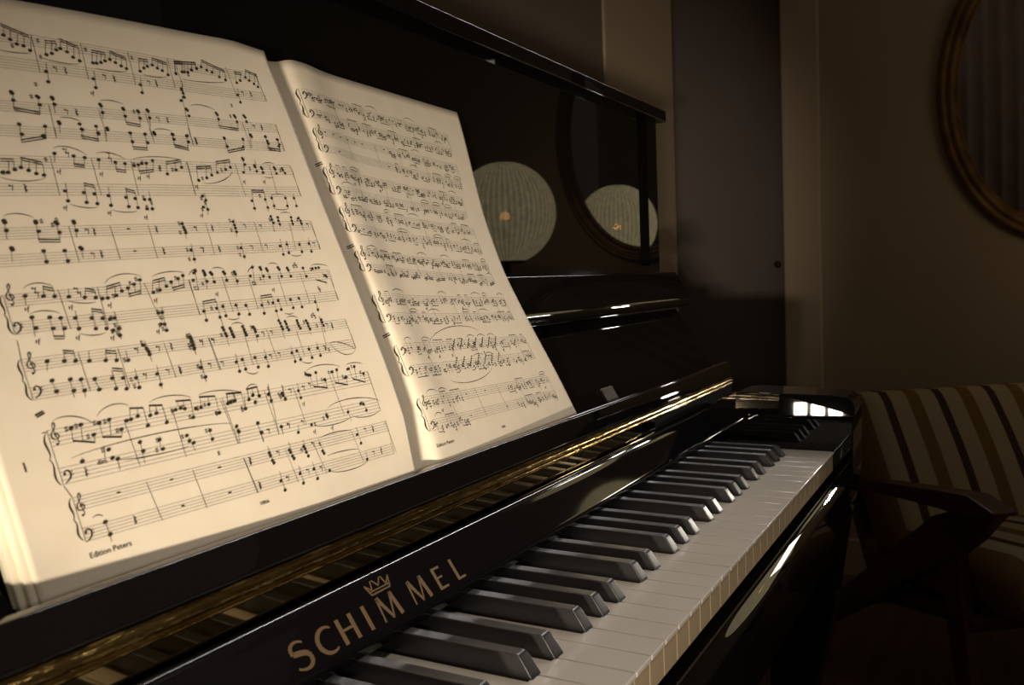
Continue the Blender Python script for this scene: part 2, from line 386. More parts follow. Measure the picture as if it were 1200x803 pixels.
# --- the print: built flat in page millimetres, then laid on the curved page
WD = {'L': 265., 'R': 246.}
class Ink:
    def __init__(s, side): s.side = side; s.vs = []; s.fs = []
    def add(s, pts):
        b = len(s.vs)
        for x, y in pts: s.vs.append(pgv(s.side, x/WD[s.side], y, .22))
        s.fs.append(list(range(b, b+len(pts))))
    def line(s, x0, y0, x1, y1, w_, n=None):
        L = math.hypot(x1-x0, y1-y0); n = n or max(1, int(L/6)); dx, dy = (x1-x0)/max(L, 1e-6), (y1-y0)/max(L, 1e-6)
        for k in range(n):
            a, b = k/n, (k+1)/n; p = (x0+(x1-x0)*a, y0+(y1-y0)*a); q = (x0+(x1-x0)*b, y0+(y1-y0)*b); h = w_/2
            s.add([(p[0]-dy*h, p[1]+dx*h), (q[0]-dy*h, q[1]+dx*h), (q[0]+dy*h, q[1]-dx*h), (p[0]+dy*h, p[1]-dx*h)])
    def poly(s, pts, ws):
        for i in range(len(pts)-1):
            (x0, y0), (x1, y1) = pts[i], pts[i+1]; L = math.hypot(x1-x0, y1-y0) or 1e-6; nx, ny = -(y1-y0)/L, (x1-x0)/L
            a = (ws[i] if hasattr(ws, '__len__') else ws)/2; b = (ws[i+1] if hasattr(ws, '__len__') else ws)/2
            s.add([(x0+nx*a, y0+ny*a), (x1+nx*b, y1+ny*b), (x1-nx*b, y1-ny*b), (x0-nx*a, y0-ny*a)])
    def head(s, x, y, a=1.15, b=.82, hollow=False):
        c, sn = math.cos(.35), math.sin(.35)
        s.add([(x+a*math.cos(t)*c-b*math.sin(t)*sn, y+a*math.cos(t)*sn+b*math.sin(t)*c) for t in [k*math.pi/5 for k in range(10)]])
    def beam(s, x0, y0, x1, y1, w_=.85): 
        n = max(1, int(abs(x1-x0)/6))
        for k in range(n):
            a, b = k/n, (k+1)/n
            s.add([(x0+(x1-x0)*a, y0+(y1-y0)*a-w_/2), (x0+(x1-x0)*b, y0+(y1-y0)*b-w_/2), (x0+(x1-x0)*b, y0+(y1-y0)*b+w_/2), (x0+(x1-x0)*a, y0+(y1-y0)*a+w_/2)])
    def slur(s, x0, y0, x1, y1, h):
        L = math.hypot(x1-x0, y1-y0) or 1; n = max(8, int(L/3)); pts, ws = [], []
        for k in range(n+1):
            t = k/n; e = (4*t*(1-t))**.75; pts.append((x0+(x1-x0)*t-(y1-y0)/L*h*e, y0+(y1-y0)*t+(x1-x0)/L*h*e)); ws.append(.16+.34*math.sin(math.pi*t))
        s.poly(pts, ws)
    def qrest(s, x, y): s.poly([(x-.5, y+2.2), (x+.6, y+.9), (x-.5, y+.1), (x+.7, y-1.2)], [.3, .75, .7, .35]); s.poly([(x+.7, y-1.2), (x-.5, y-.9), (x-.1, y-2.2)], [.3, .7, .25])
    def erest(s, x, y): s.head(x-.6, y+.9, .6, .5); s.poly([(x-.7, y+.6), (x+.3, y+.5), (x+1, y+1.3), (x, y-1.7)], [.25, .3, .3, .28])
    def wrest(s, x, y): s.beam(x-1.0, y, x+1.0, y, .8)
    def acc(s, x, y):
        s.line(x-.35, y-1.4, x-.35, y+1.3, .2, 1); s.line(x+.4, y-1.2, x+.4, y+1.5, .2, 1); s.line(x-.85, y-.65, x+.9, y-.3, .42, 1); s.line(x-.85, y+.45, x+.9, y+.8, .42, 1)
    def sf(s, x, y): s.poly([(x-1.2, y-.8), (x-.5, y-.3), (x-1.0, y+.3), (x-.3, y+.7)], .4); s.poly([(x+.1, y-1.6), (x+.5, y+.4), (x+1.3, y+1.5)], [.35, .45, .3]); s.line(x-.1, y+.2, x+1.2, y+.3, .25, 1)
    def treble(s, x, y):
        pts = bez([(x+.2, y-.3), (x-1.2, y+.6), (x+.4, y+2.0), (x+1.5, y+.2)], 6)+bez([(x+1.5, y+.2), (x+1.8, y-2.2), (x-2.4, y-2.2), (x-1.9, y+.4)], 8)[1:]+bez([(x-1.9, y+.4), (x-1.4, y+2.6), (x+1.7, y+3.2), (x+.9, y+6.0)], 8)[1:]+bez([(x+.9, y+6.0), (x+.2, y+6.6), (x-.6, y+4.6), (x-.2, y+3)], 5)[1:]+[(x+.7, y-3.2), (x-.1, y-4.0)]
        s.poly(pts, [.35+.3*math.sin(i*.35)**2 for i in range(len(pts))]); s.head(x-.4, y-3.8, .6, .6)
    def bass(s, x, y):
        pts = bez([(x-1.6, y+.5), (x-.9, y+2.6), (x+1.9, y+2.2), (x+1.4, y-.6)], 9)+bez([(x+1.4, y-.6), (x+.9, y-2.3), (x-1.2, y-3.2), (x-2.0, y-3.6)], 7)[1:]
        s.poly(pts, [.35+.55*math.sin(math.pi*i/(len(pts)-1)) for i in range(len(pts))]); s.head(x-1.2, y+.5, .7, .65)
        s.head(x+2.3, y+1.0, .3, .3); s.head(x+2.3, y-.4, .3, .3)
    def brace(s, x, y0, y1, w_=2.2):
        m_ = (y0+y1)/2
        s.poly(bez([(x, y0), (x-w_*1.6, y0+(m_-y0)*.4), (x+w_*.5, y0+(m_-y0)*.7), (x-w_*.7, m_)], 9), [.3, .5, .8, .9, .9, .8, .7, .5, .4, .3])
        s.poly(bez([(x-w_*.7, m_), (x+w_*.5, y1-(y1-m_)*.7), (x-w_*1.6, y1-(y1-m_)*.4), (x, y1)], 9), [.3, .4, .5, .7, .8, .9, .9, .8, .5, .3])
    def text(s, t, x, y, size):
        cu = bpy.data.curves.new('t', 'FONT'); cu.body = t; cu.size = size; cu.resolution_u = 2; cu.offset = .012*size
        ob = bpy.data.objects.new('t', cu); C.objects.link(ob); bpy.context.view_layer.update()
        me = ob.to_mesh()
        for p in me.polygons: s.add([(x+me.vertices[i].co.x, y+me.vertices[i].co.y) for i in p.vertices])
        ob.to_mesh_clear(); bpy.data.objects.remove(ob); bpy.data.curves.remove(cu)
    def done(s):
        o = mesh('printed_music', s.vs, s.fs, INK, book); o['label'] = 'printed notes on the %s page' % ('left' if s.side == 'L' else 'right'); return o
LSYS = [(.085, 298.6, 277.6, .931, 304.7, 285.4), (.085, 259.4, 240.9, .929, 269.2, 250.7), (.085, 230.6, 210.5, .926, 240.6, 219.3), (.085, 194.4, 175.9, .919, 202.1, 182.7),
        (.086, 162.5, 144.0, .912, 168.5, 147.5), (.082, 132.1, 113.2, .908, 134.5, 114.7), (.088, 98.6, 73.7, .916, 98.1, 71.6), (.096, 66.9, 46.8, .924, 64.2, 43.0)]
RSYS = [(.112, 305.3, 284.0, .875, 300.1, 281.7), (.117, 276.3, 258.7, .887, 273.0, 251.7), (.108, 247.6, 227.3, .861, 242.8, 223.9), (.111, 218.2, 199.3, .873, 214.7, 191.8),
        (.107, 185.4, 170.3, .883, 181.4, 162.2), (.105, 152.4, 131.5, .889, 147.7, 126.3), (.108, 114.5, 91.2, .896, 109.2, 86.8), (.110, 74.3, 50.1, .910, 69.6, 48.2)]
def staves(ink, S, side, frac=.295, lw=.15):
    for s0, t0, b0, s1, t1, b1 in S:
        x0, x1 = s0*WD[side], s1*WD[side]
        for base in (0, 1-frac):
            for k in range(5):
                f = base+frac*k/4; ink.line(x0, t0+(b0-t0)*f, x1, t1+(b1-t1)*f, lw, 40)
        ink.line(x0, t0, x0, b0, .22); ink.line(x1, t1, x1, b1, .2)
# note positions on the left page: s*1000 across, mm*10 up
PRINT={
 'H':'243 2972 254 2954 265 2934 278 2930 289 2911 322 2902 335 2915 348 2941 359 2954 372 2941 382 2915 395 2900 308 2803 305 2746 426 2902 435 2904 447 2914 459 2929 473 2943 485 2930 497 2915 509 2905 413 2805 411 2753 545 2905 559 2930 571 2946 587 2961 599 2947 611 2937 624 2916 531 2817 528 2768 650 2934 672 2955 691 2961 705 2983 725 3000 649 2840 646 2785 634 2759 220 2661 221 2653 219 2616 270 2654 272 2649 270 2608 301 2660 302 2651 302 2621 298 2524 299 2515 407 2657 408 2647 406 2608 461 2652 462 2645 460 2605 498 2649 499 2642 497 2604 524 2663 526 2657 524 2615 640 2708 642 2700 641 2665 215 2489 266 2491 257 2440 343 2525 344 2497 379 2522 379 2485 404 2519 404 2509 457 2506 495 2509 521 2524 522 2516 571 2530 650 2937 680 2958 707 2983 726 3003 743 3018 758 3003 774 2995 793 2972 811 2959 848 2954 864 2974 888 3004 897 2985 911 2967 921 2950 649 2811 648 2831 648 2784 834 2866 833 2817 733 2714 735 2703 734 2674 792 2716 794 2705 794 2675 826 2726 829 2715 828 2685 729 2551 729 2494 792 2559 783 2504 825 2595 826 2583 875 2595 878 2548 917 2583 912 2534 214 2436 257 2431 255 2435 345 2495 379 2480 458 2506 456 2454 496 2510 495 2458 521 2527 522 2518 571 2531 571 2499 611 2530 611 2494 154 2228 164 2229 178 2246 191 2259 204 2246 217 2231 231 2225 267 2346 306 2340 329 2336 263 2146 262 2093 301 2141 300 2088 323 2136 322 2083 359 2330 396 2323 418 2319 353 2130 351 2076 392 2124 391 2072 413 2120 412 2068 439 2312 450 2319 460 2328 472 2333 491 2352 518 2278 546 2307 564 2326 435 2117 433 2063 448 2118 446 2064 600 2253 128 1985 129 1976 127 1936 185 1983 185 1975 185 1932 223 1980 225 1971 224 1927 259 1985 259 1976 259 1936 126 1850 127 1842 182 1833 181 1779 222 1832 222 1780 255 1847 257 1840 509 1982 509 1959 510 1944 510 1928 507 1825 507 1773 600 2253 627 2273 645 2293 666 2314 696 2338 714 2356 594 2156 599 2130 585 2087 595 2074 766 2426 767 2416 766 2385 752 2330 798 2385 798 2374 799 2346 819 2375 821 2366 819 2341 865 2382 867 2370 866 2341 893 2380 894 2368 898 2349 744 2144 743 2095 791 2158 789 2104 815 2169 813 2117 864 2174 860 2120 895 2176 893 2122 657 2003 657 1981 657 1962 656 1939 651 1837 651 1784 787 2045 787 2025 788 2004 810 2040 808 2018 808 1995 857 2043 855 2019 854 1999 883 2038 886 2020 886 2001 780 1850 780 1795 805 1861 801 1805 849 1860 848 1810 884 1865 882 1811 573 2528 571 2500 614 2534 611 2494 730 2548 729 2496 792 2557 784 2505 824 2597 825 2585 877 2595 877 2565 915 2584 917 2549 123 1616 155 1610 175 1605 201 1599 231 1591 252 1585 265 1579 276 1580 295 1590 310 1612 325 1626 341 1644 357 1666 378 1594 395 1605 413 1624 428 1647 448 1664 462 1680 123 1512 124 1459 154 1505 154 1451 173 1498 174 1445 200 1492 200 1438 231 1485 232 1430 252 1478 253 1425 266 1471 276 1475 265 1413 277 1419 275 1384 373 1482 382 1483 370 1421 378 1419 378 1385 125 1299 155 1291 175 1284 200 1276 231 1268 252 1261 275 1254 316 1321 321 1299 323 1285 323 1269 427 1331 426 1311 425 1290 427 1269 123 1207 125 1155 155 1201 155 1146 174 1193 174 1138 199 1186 201 1132 232 1177 233 1123 253 1170 253 1115 279 1162 279 1111 325 1165 325 1108 428 1164 430 1110 498 1703 493 1693 484 1651 519 1702 520 1689 520 1679 519 1641 537 1692 539 1682 538 1637 573 1693 575 1682 574 1643 604 1691 605 1677 603 1635 483 1471 481 1419 519 1483 519 1430 537 1490 536 1435 574 1492 573 1438 602 1487 603 1432 663 1716 647 1663 687 1715 688 1702 688 1659 706 1706 707 1693 706 1652 745 1712 747 1699 746 1654 775 1706 776 1692 777 1652 649 1480 647 1430 686 1491 687 1439 705 1502 704 1445 746 1503 745 1450 775 1507 775 1451 829 1702 830 1647 862 1696 874 1698 885 1700 898 1646 901 1637 826 1476 825 1425 427 1337 428 1324 428 1308 428 1292 428 1275 516 1370 517 1355 518 1335 519 1320 535 1361 536 1344 536 1326 537 1310 571 1364 572 1346 572 1328 573 1312 600 1355 602 1342 602 1326 603 1300 683 1379 685 1362 685 1341 686 1324 702 1370 703 1353 702 1332 704 1315 741 1368 741 1351 741 1333 743 1318 771 1362 773 1345 772 1326 774 1308 823 1358 823 1340 824 1320 427 1165 431 1111 520 1167 520 1113 538 1176 538 1119 574 1177 574 1120 604 1170 603 1115 687 1174 688 1120 705 1183 707 1127 746 1183 746 1128 775 1183 776 1133 706 1033 715 1027 740 1033 760 983 795 1021 812 1029 850 1020 877 1028 831 969 900 974 130 978 148 984 165 927 181 976 201 982 218 926 233 962 242 964 257 973 271 918 282 965 296 970 311 915 338 968 350 972 359 965 371 913 383 955 396 956 416 964 434 909 462 951 479 955 501 903 519 950 533 970 548 959 533 929 575 957 577 918 615 948 618 914 131 819 183 845 185 803 194 793 245 847 246 802 285 838 286 790 344 829 346 799 354 785 399 829 398 782 464 818 465 792 521 811 521 758 581 761 138 527 140 467 462 948 468 954 482 957 434 910 502 902 518 948 532 967 532 924 549 957 576 957 576 915 613 947 615 934 618 910 665 945 665 901 712 1027 719 1023 740 1034 762 978 792 1021 812 1027 836 973 854 1022 877 1030 901 974 465 820 466 787 520 811 523 754 580 763 623 708 670 733 727 769 728 756 801 756 863 782 866 740 853 789 525 637 526 620 527 592 529 577 581 624 583 609 585 586 587 570 625 622 627 606 628 586 630 562 678 568 680 552 807 607 812 550 532 473 535 417 590 480 591 423 634 482 636 423 681 447 818 445',
 'b':'244 3029 297 2991 329 2978 354 2986 365 3006 403 2982 433 2974 466 2975 480 2991 517 2968 552 2979 578 2985 593 3003 633 2989 657 3007 729 3036 214 2570 264 2561 456 2564 491 2558 658 3012 728 3034 752 3062 820 3020 853 3025 878 3026 898 3054 935 3032 726 2623 788 2621 725 2461 784 2494 873 2513 913 2508 208 2399 261 2432 337 2453 374 2443 452 2418 488 2420 566 2461 604 2446 157 2292 182 2295 196 2306 235 2288 300 2290 322 2288 308 2188 329 2177 391 2279 413 2275 398 2169 418 2156 446 2274 484 2292 525 2344 568 2368 607 2331 625 2337 179 1885 220 1884 607 2334 652 2345 672 2377 721 2401 755 2208 797 2213 565 2458 602 2446 725 2460 785 2496 868 2508 912 2508 159 1652 177 1639 237 1631 255 1620 281 1634 312 1651 321 1586 351 1602 385 1652 416 1667 425 1606 457 1623 150 1408 168 1403 236 1525 256 1515 158 1336 177 1326 236 1312 256 1302 238 1220 258 1209 488 1520 524 1528 655 1531 691 1537',
 'V':'244 2974 250 3023 255 2957 262 3014 266 2936 275 3003 279 2933 287 2995 291 2913 301 2993 320 2903 330 2976 335 2916 343 2982 348 2944 354 2985 359 2956 366 3003 373 2943 380 2998 384 2917 394 2990 395 2902 404 2982 314 2853 306 2742 424 2903 434 2973 435 2906 446 2975 447 2916 456 2975 459 2932 466 2975 473 2945 480 2991 486 2933 494 2981 498 2918 507 2974 511 2909 518 2969 421 2855 411 2748 543 2907 553 2977 560 2932 568 2982 571 2948 578 2984 587 2963 594 3002 600 2950 609 2999 613 2940 622 2994 624 2918 634 2988 539 2870 529 2765 650 2937 658 3008 673 2958 684 3020 691 2964 702 3026 706 2986 715 3032 724 3003 729 3036 659 2898 647 2780 223 2661 214 2568 272 2655 265 2561 302 2656 297 2571 299 2525 293 2463 409 2657 403 2569 462 2652 456 2564 499 2650 492 2558 526 2659 518 2564 649 2940 659 3012 680 2962 691 3022 708 2987 714 3030 744 3022 752 3061 760 3005 769 3050 777 2999 784 3038 795 2977 804 3030 813 2964 820 3020 847 2959 855 3024 865 2977 875 3025 889 3008 898 3052 900 2989 911 3045 914 2972 927 3036 924 2954 936 3031 842 2916 833 2812 651 2852 649 2780 735 2715 728 2623 797 2717 789 2624 829 2727 828 2668 731 2551 726 2461 792 2559 784 2494 826 2592 823 2558 876 2595 874 2513 918 2583 911 2508 215 2488 209 2399 266 2488 261 2432 344 2504 340 2454 379 2514 374 2443 458 2506 452 2420 496 2510 488 2422 571 2531 566 2464 611 2530 603 2446 165 2231 172 2293 177 2247 182 2295 192 2261 197 2304 205 2247 211 2300 217 2233 224 2295 232 2227 236 2288 267 2346 261 2295 306 2340 301 2290 328 2336 322 2288 269 2190 262 2083 308 2188 301 2088 329 2177 323 2083 359 2330 353 2279 397 2323 392 2279 418 2319 413 2275 359 2178 352 2066 398 2169 391 2072 418 2156 412 2068 450 2319 446 2274 472 2333 466 2283 491 2352 484 2292 518 2280 525 2344 545 2309 550 2358 564 2328 568 2368 453 2168 445 2049 128 1976 123 1892 185 1977 180 1885 224 1974 220 1884 259 1979 255 1898 126 1863 120 1784 182 1833 181 1766 222 1832 221 1762 256 1849 254 1791 511 1999 506 1893 513 1863 506 1753 598 2255 607 2333 626 2275 636 2340 645 2295 652 2344 665 2316 673 2376 695 2340 701 2391 714 2358 719 2400 603 2178 590 2040 767 2425 756 2330 807 2427 799 2342 819 2372 820 2338 865 2379 865 2339 892 2377 897 2345 755 2208 741 2075 797 2213 786 2079 818 2189 814 2117 866 2194 862 2120 897 2202 894 2122 661 2019 651 1906 657 1874 650 1768 788 2056 780 1943 810 2052 807 1978 858 2058 854 1985 885 2055 884 1945 789 1898 781 1795 809 1887 803 1805 852 1881 849 1810 891 1909 883 1811 573 2528 565 2458 612 2533 602 2446 730 2548 726 2460 792 2557 784 2496 876 2595 869 2508 915 2584 912 2508 122 1616 119 1571 156 1613 159 1652 175 1607 177 1640 201 1599 205 1640 232 1594 237 1631 253 1588 255 1620 275 1583 281 1634 294 1593 299 1642 309 1614 312 1651 325 1626 323 1588 341 1644 338 1594 357 1666 351 1602 377 1598 384 1652 394 1608 400 1660 412 1628 416 1667 428 1647 426 1608 448 1664 444 1616 462 1680 457 1623 123 1512 118 1421 154 1505 150 1408 173 1498 169 1403 204 1529 199 1423 236 1525 232 1430 256 1516 253 1425 280 1507 275 1365 385 1514 377 1379 125 1299 120 1253 156 1293 159 1336 175 1287 177 1326 200 1278 204 1322 232 1270 236 1312 252 1263 256 1302 274 1255 277 1306 322 1345 323 1232 429 1359 426 1241 122 1208 125 1137 154 1201 152 1114 173 1194 172 1107 198 1187 202 1132 236 1216 234 1122 257 1209 254 1114 282 1207 280 1104 330 1210 325 1086 431 1205 429 1087 499 1718 488 1594 519 1707 513 1596 539 1700 538 1624 575 1703 573 1631 604 1701 600 1607 488 1520 481 1408 524 1528 520 1428 539 1507 537 1435 575 1507 574 1438 603 1503 604 1432 666 1735 651 1613 688 1723 683 1616 707 1714 707 1646 746 1719 747 1649 776 1714 777 1641 655 1531 647 1417 691 1537 688 1439 707 1521 706 1445 747 1522 746 1450 776 1523 776 1451 830 1716 827 1630 832 1521 824 1408 427 1356 427 1237 520 1430 516 1260 535 1366 536 1301 571 1369 572 1302 600 1363 598 1260 686 1443 682 1266 703 1375 704 1310 743 1376 743 1313 772 1371 770 1268 824 1374 821 1273 433 1211 428 1083 525 1213 520 1105 540 1194 538 1119 576 1193 575 1120 608 1218 604 1115 691 1218 689 1119 708 1201 708 1127 747 1201 747 1128 779 1224 777 1132 130 978 126 920 148 984 142 907 165 927 163 892 181 976 180 907 201 982 195 902 218 926 214 891 241 967 246 1016 258 976 261 1014 271 921 273 1008 283 968 286 1011 297 973 300 1009 312 917 313 1006 349 975 346 1011 359 968 361 1009 372 915 378 1003 397 958 401 1010 416 966 420 1005 434 911 437 1001 463 953 466 999 480 958 483 996 501 906 504 994 519 950 522 1007 533 970 537 1007 548 959 550 1011 581 1003 577 918 621 996 618 906 132 835 132 818 177 866 171 803 193 796 192 741 246 859 242 742 287 856 281 789 347 818 352 743 398 846 397 765 465 828 464 772 520 823 519 701 581 773 579 723 138 534 139 433 463 950 467 1000 483 959 486 999 502 905 510 976 518 950 524 1007 533 969 537 1006 549 959 552 1010 579 1000 576 915 623 996 618 910 669 991 665 895 718 1023 716 953 740 1034 730 946 763 980 760 929 793 1021 792 951 812 1027 803 942 836 973 831 924 856 1022 856 954 877 1030 868 944 901 974 897 918 466 831 460 731 519 822 521 705 580 774 578 716 630 754 625 704 730 794 726 742 803 776 802 696 864 801 867 724 526 675 529 569 586 667 588 564 629 662 631 552 676 645 682 549 812 654 813 541 536 524 535 414 593 524 593 422 636 526 637 422 820 497 819 442',
 'L':'303 3008 294 2793 412 3009 400 2795 529 3015 518 2810 641 3025 630 2833 289 2614 282 2441 399 2632 397 2470 516 2640 514 2501 641 2783 622 2531 829 3053 829 2852 660 3025 657 2854 929 3046 934 2854 811 2677 809 2496 933 2694 926 2505 285 2488 282 2432 398 2519 392 2440 512 2552 513 2461 625 2585 623 2473 256 2331 249 2122 343 2336 337 2131 435 2343 424 2135 583 2363 575 2159 246 1958 243 1774 333 1964 330 1781 421 1970 416 1781 734 2384 729 2173 586 2364 575 2159 851 2400 840 2191 930 2404 923 2192 574 1987 567 1796 724 2002 717 1815 843 2002 829 1824 924 2021 916 1827 627 2586 621 2477 824 2642 812 2502 185 1639 185 1440 262 1641 257 1434 364 1648 372 1448 472 1657 470 1450 184 1322 184 1131 262 1321 260 1118 362 1321 363 1131 472 1320 474 1134 474 1655 469 1454 564 1663 560 1453 639 1646 634 1461 735 1666 728 1469 812 1671 806 1468 919 1685 908 1474 470 1322 471 1136 569 1339 562 1136 635 1335 636 1140 727 1305 724 1142 821 1386 806 1175 908 1345 907 1147 228 969 231 736 331 978 328 723 447 976 454 728 584 1017 567 721 233 654 241 456 333 655 338 449 457 647 465 447 452 982 457 727 567 982 567 727 653 973 654 737 781 1002 785 740 917 982 916 715 456 648 463 446 571 635 578 435 657 619 670 433 791 633 803 439 918 643 934 428',
 'A':'313 2975 307 2883 254 2919 419 2977 535 2982 689 2944 258 2648 276 2721 487 2641 778 2707 797 2784 156 2228 245 2310 440 2319 462 2333 504 2316 502 2301 536 2307 434 2127 434 2073 449 2099 196 1983 215 1965 226 1991 501 1983 495 1928 497 1828 494 1773 613 2266 682 2332 588 2139 594 2114 579 2071 778 2359 884 2364 777 2179 648 2008 642 1949 641 1837 640 1794 779 2022 876 2026 264 1579 289 1588 333 1649 349 1670 388 1603 442 1667 269 1477 272 1437 262 1407 271 1398 280 1422 372 1489 376 1454 371 1394 366 1415 268 1257 314 1334 319 1313 420 1336 418 1292 268 1156 270 1120 422 1173 597 1681 505 1627 675 1643 505 1483 672 1493 806 1729 809 1715 799 1715 855 1691 892 1647 856 1564 858 1550 422 1345 418 1277 594 1354 506 1328 803 1395 806 1380 801 1323 795 1386 762 1353 421 1172 422 1114 801 1171 811 1162 121 976 139 982 154 923 173 979 192 978 209 924 330 965 355 974 364 917 387 953 406 965 426 911 471 951 493 909 172 847 280 837 273 790 334 827 390 830 402 702 427 908 492 898 474 957 604 945 606 926 706 1039 751 985 782 1021 824 977 867 1031 891 984 714 752 681 731 858 791 616 605 676 610',
 'S':'305 2882 392 2882 -28 226 2884 289 2896 -12 429 2873 507 2889 -20 547 2889 620 2903 -20 410 2677 465 2676 28 304 2549 347 2541 20 663 2907 808 2945 -23 658 2736 734 2731 41 524 2543 573 2547 24 147 2203 234 2214 -44 268 2374 335 2349 60 263 2078 320 2064 -24 359 2366 422 2345 44 350 2052 408 2049 -24 440 2349 571 2371 40 130 2007 184 2000 40 611 2240 715 2328 -60 828 2400 871 2407 20 817 2314 850 2316 -16 807 2103 862 2106 -28 819 2189 864 2194 20 824 2067 860 2069 20 804 1794 844 1793 -24 124 1652 178 1653 52 196 1581 250 1565 -23 280 1658 364 1682 70 387 1680 466 1697 35 121 1528 175 1520 35 199 1415 249 1407 -29 544 1712 578 1708 24 478 1680 503 1715 20 537 1421 571 1418 -24 716 1731 749 1729 24 643 1683 672 1724 20 710 1423 740 1420 -20 860 1716 921 1706 28 542 1380 575 1376 28 712 1393 747 1387 20 537 1106 570 1095 -32 708 1116 741 1102 -24 823 1204 904 1136 52 823 1204 904 1136 -120 103 1024 170 979 64 181 1008 246 1033 64 288 1028 380 1017 52 400 1022 506 995 41 522 1010 552 1021 29 114 843 452 841 64 197 787 342 774 -23 119 559 137 554 23 713 1055 827 1044 58 851 1049 911 1036 27 737 807 924 780 90 677 725 807 724 -49 811 726 912 717 -49 686 647 790 642 27 682 441 816 432 -49 689 533 796 521 18',
 'E':'331 2827 443 2830 558 2841 323 2588 546 2614 855 2886 848 2656 161 2153 291 2365 294 2347 385 2366 386 2335 281 1934 276 1807 541 1955 539 1830 541 1955 538 1830 689 1978 740 1978 686 1843 734 1848 906 1991 902 1862 142 1642 145 1621 219 1630 223 1608 299 1299 346 1296 450 1297 480 1304 299 1165 350 1170 451 1170 450 1302 480 1300 622 1311 648 1311 837 1320 451 1171 483 1171 620 1171 647 1176 800 1182 542 755 602 763 684 956 707 966 641 954 542 756 602 756 646 759 549 624 655 620 840 622 552 475 615 481 657 474 848 471',
 'Q':'353 2827 466 2827 579 2844 345 2590 572 2617 883 2887 634 2501 875 2660 635 2508 187 2151 295 1931 294 1811 438 1946 437 1822 187 2151 588 1959 586 1832 635 2504 376 1297 378 1167 853 1311 377 1166 853 1313 132 767 191 497 471 622 475 483 470 619 475 479 868 616 878 470',
 'F':'398 2716 264 2248 252 2055 354 2249 342 2033 441 2240 465 2254 423 2014 587 2212 571 2034 742 2266 811 2276 119 1553 198 1545 275 1541 377 1550 120 1396 193 1394 259 1376 358 1383 533 1564 703 1571 667 861 673 688 732 685',
 'W':'372 1947 369 1824 177 640 284 634 393 630 290 496 398 492 394 631 399 491',
 'G':'98 1617 97 1291 100 956 106 622',
 'K':'94 1475 94 1174 100 776 105 501',
 'O':'485 1605 650 1618',
 'B':'859 1621 894 1596 77 1063 92 1076 79 1054 94 1067 126 919 163 891 179 908 214 891 246 1018 273 1008 286 1014 313 1004 344 1012 378 1004 399 1011 437 1001 465 1001 504 994 520 1008 550 1010 466 1003 506 996 521 1007 552 1010 717 953 760 929 792 951 831 923 856 954 896 917',
}
lk = Ink('L'); staves(lk, LSYS, 'L')
def rd(k, n):
    a = list(map(int, PRINT[k].split())); r = []
    for i in range(0, len(a), n):
        g = a[i:i+n]; r.append([g[j]/1000*WD['L'] if j % 2 == 0 and j < 4 else g[j]/10 for j in range(n)])
    return r
for x, y in rd('H', 2): lk.head(x, y, 1.32, .95)
for x0, y0, x1, y1 in rd('V', 4): lk.line(x0, y0, x1, y1, .24)
for x0, y0, x1, y1 in rd('L', 4): lk.line(x0, y0, x1, y1, .24)
for x0, y0, x1, y1 in rd('B', 4): lk.beam(x0, y0, x1, y1, .95)
for x0, y0, x1, y1 in rd('b', 4): lk.beam(x0, y0+.6, x1, y1+.6, .75); lk.beam(x0, y0-.7, x1, y1-.7, .6)
for x0, y0, x1, y1, h in rd('S', 5): lk.slur(x0, y0, x1, y1, h/2.25)
for x, y in rd('Q', 2): lk.qrest(x, y)
for x, y in rd('E', 2): lk.erest(x, y)
for x, y in rd('W', 2): lk.wrest(x, y)
for x, y in rd('A', 2): lk.acc(x, y)
for x, y in rd('F', 2): lk.sf(x, y)
for x, y in rd('G', 2): lk.treble(x, y)
for x, y in rd('K', 2): lk.bass(x, y)
for x, y in rd('O', 2): lk.line(x-1.5, y+.8, x+1.5, y+.8, .5, 1); lk.line(x-1.5, y-.8, x+1.5, y-.8, .5, 1); lk.line(x-1.3, y-.8, x-1.3, y+.8, .3, 1); lk.line(x+1.3, y-.8, x+1.3, y+.8, .3, 1)
for (a, b) in ((4, 4), (5, 5)):
    lk.brace(LSYS[a][0]*265-.6, LSYS[a][2], LSYS[a][1])
lk.brace(LSYS[6][0]*265-.9, 73.6, 97.4, 2.4); lk.brace(LSYS[7][0]*265-.9, 47.6, 67)
lk.line(LSYS[6][0]*265, 73, LSYS[7][0]*265, 67, .3); lk.line(LSYS[6][0]*265-2.4, 98, LSYS[6][0]*265, 98, .4)
lk.line(LSYS[4][0]*265, 141, LSYS[5][0]*265, 130, .3)
lk.text('Edition Peters', .0945*265, 39.0, 3.6); lk.text('10866', .460*265, 38.0, 2.7)
lk.text('I', .0335*265, 82.8, 6.0); lk.text('dim', .155*265, 78.6, 3.4)
lk.done()
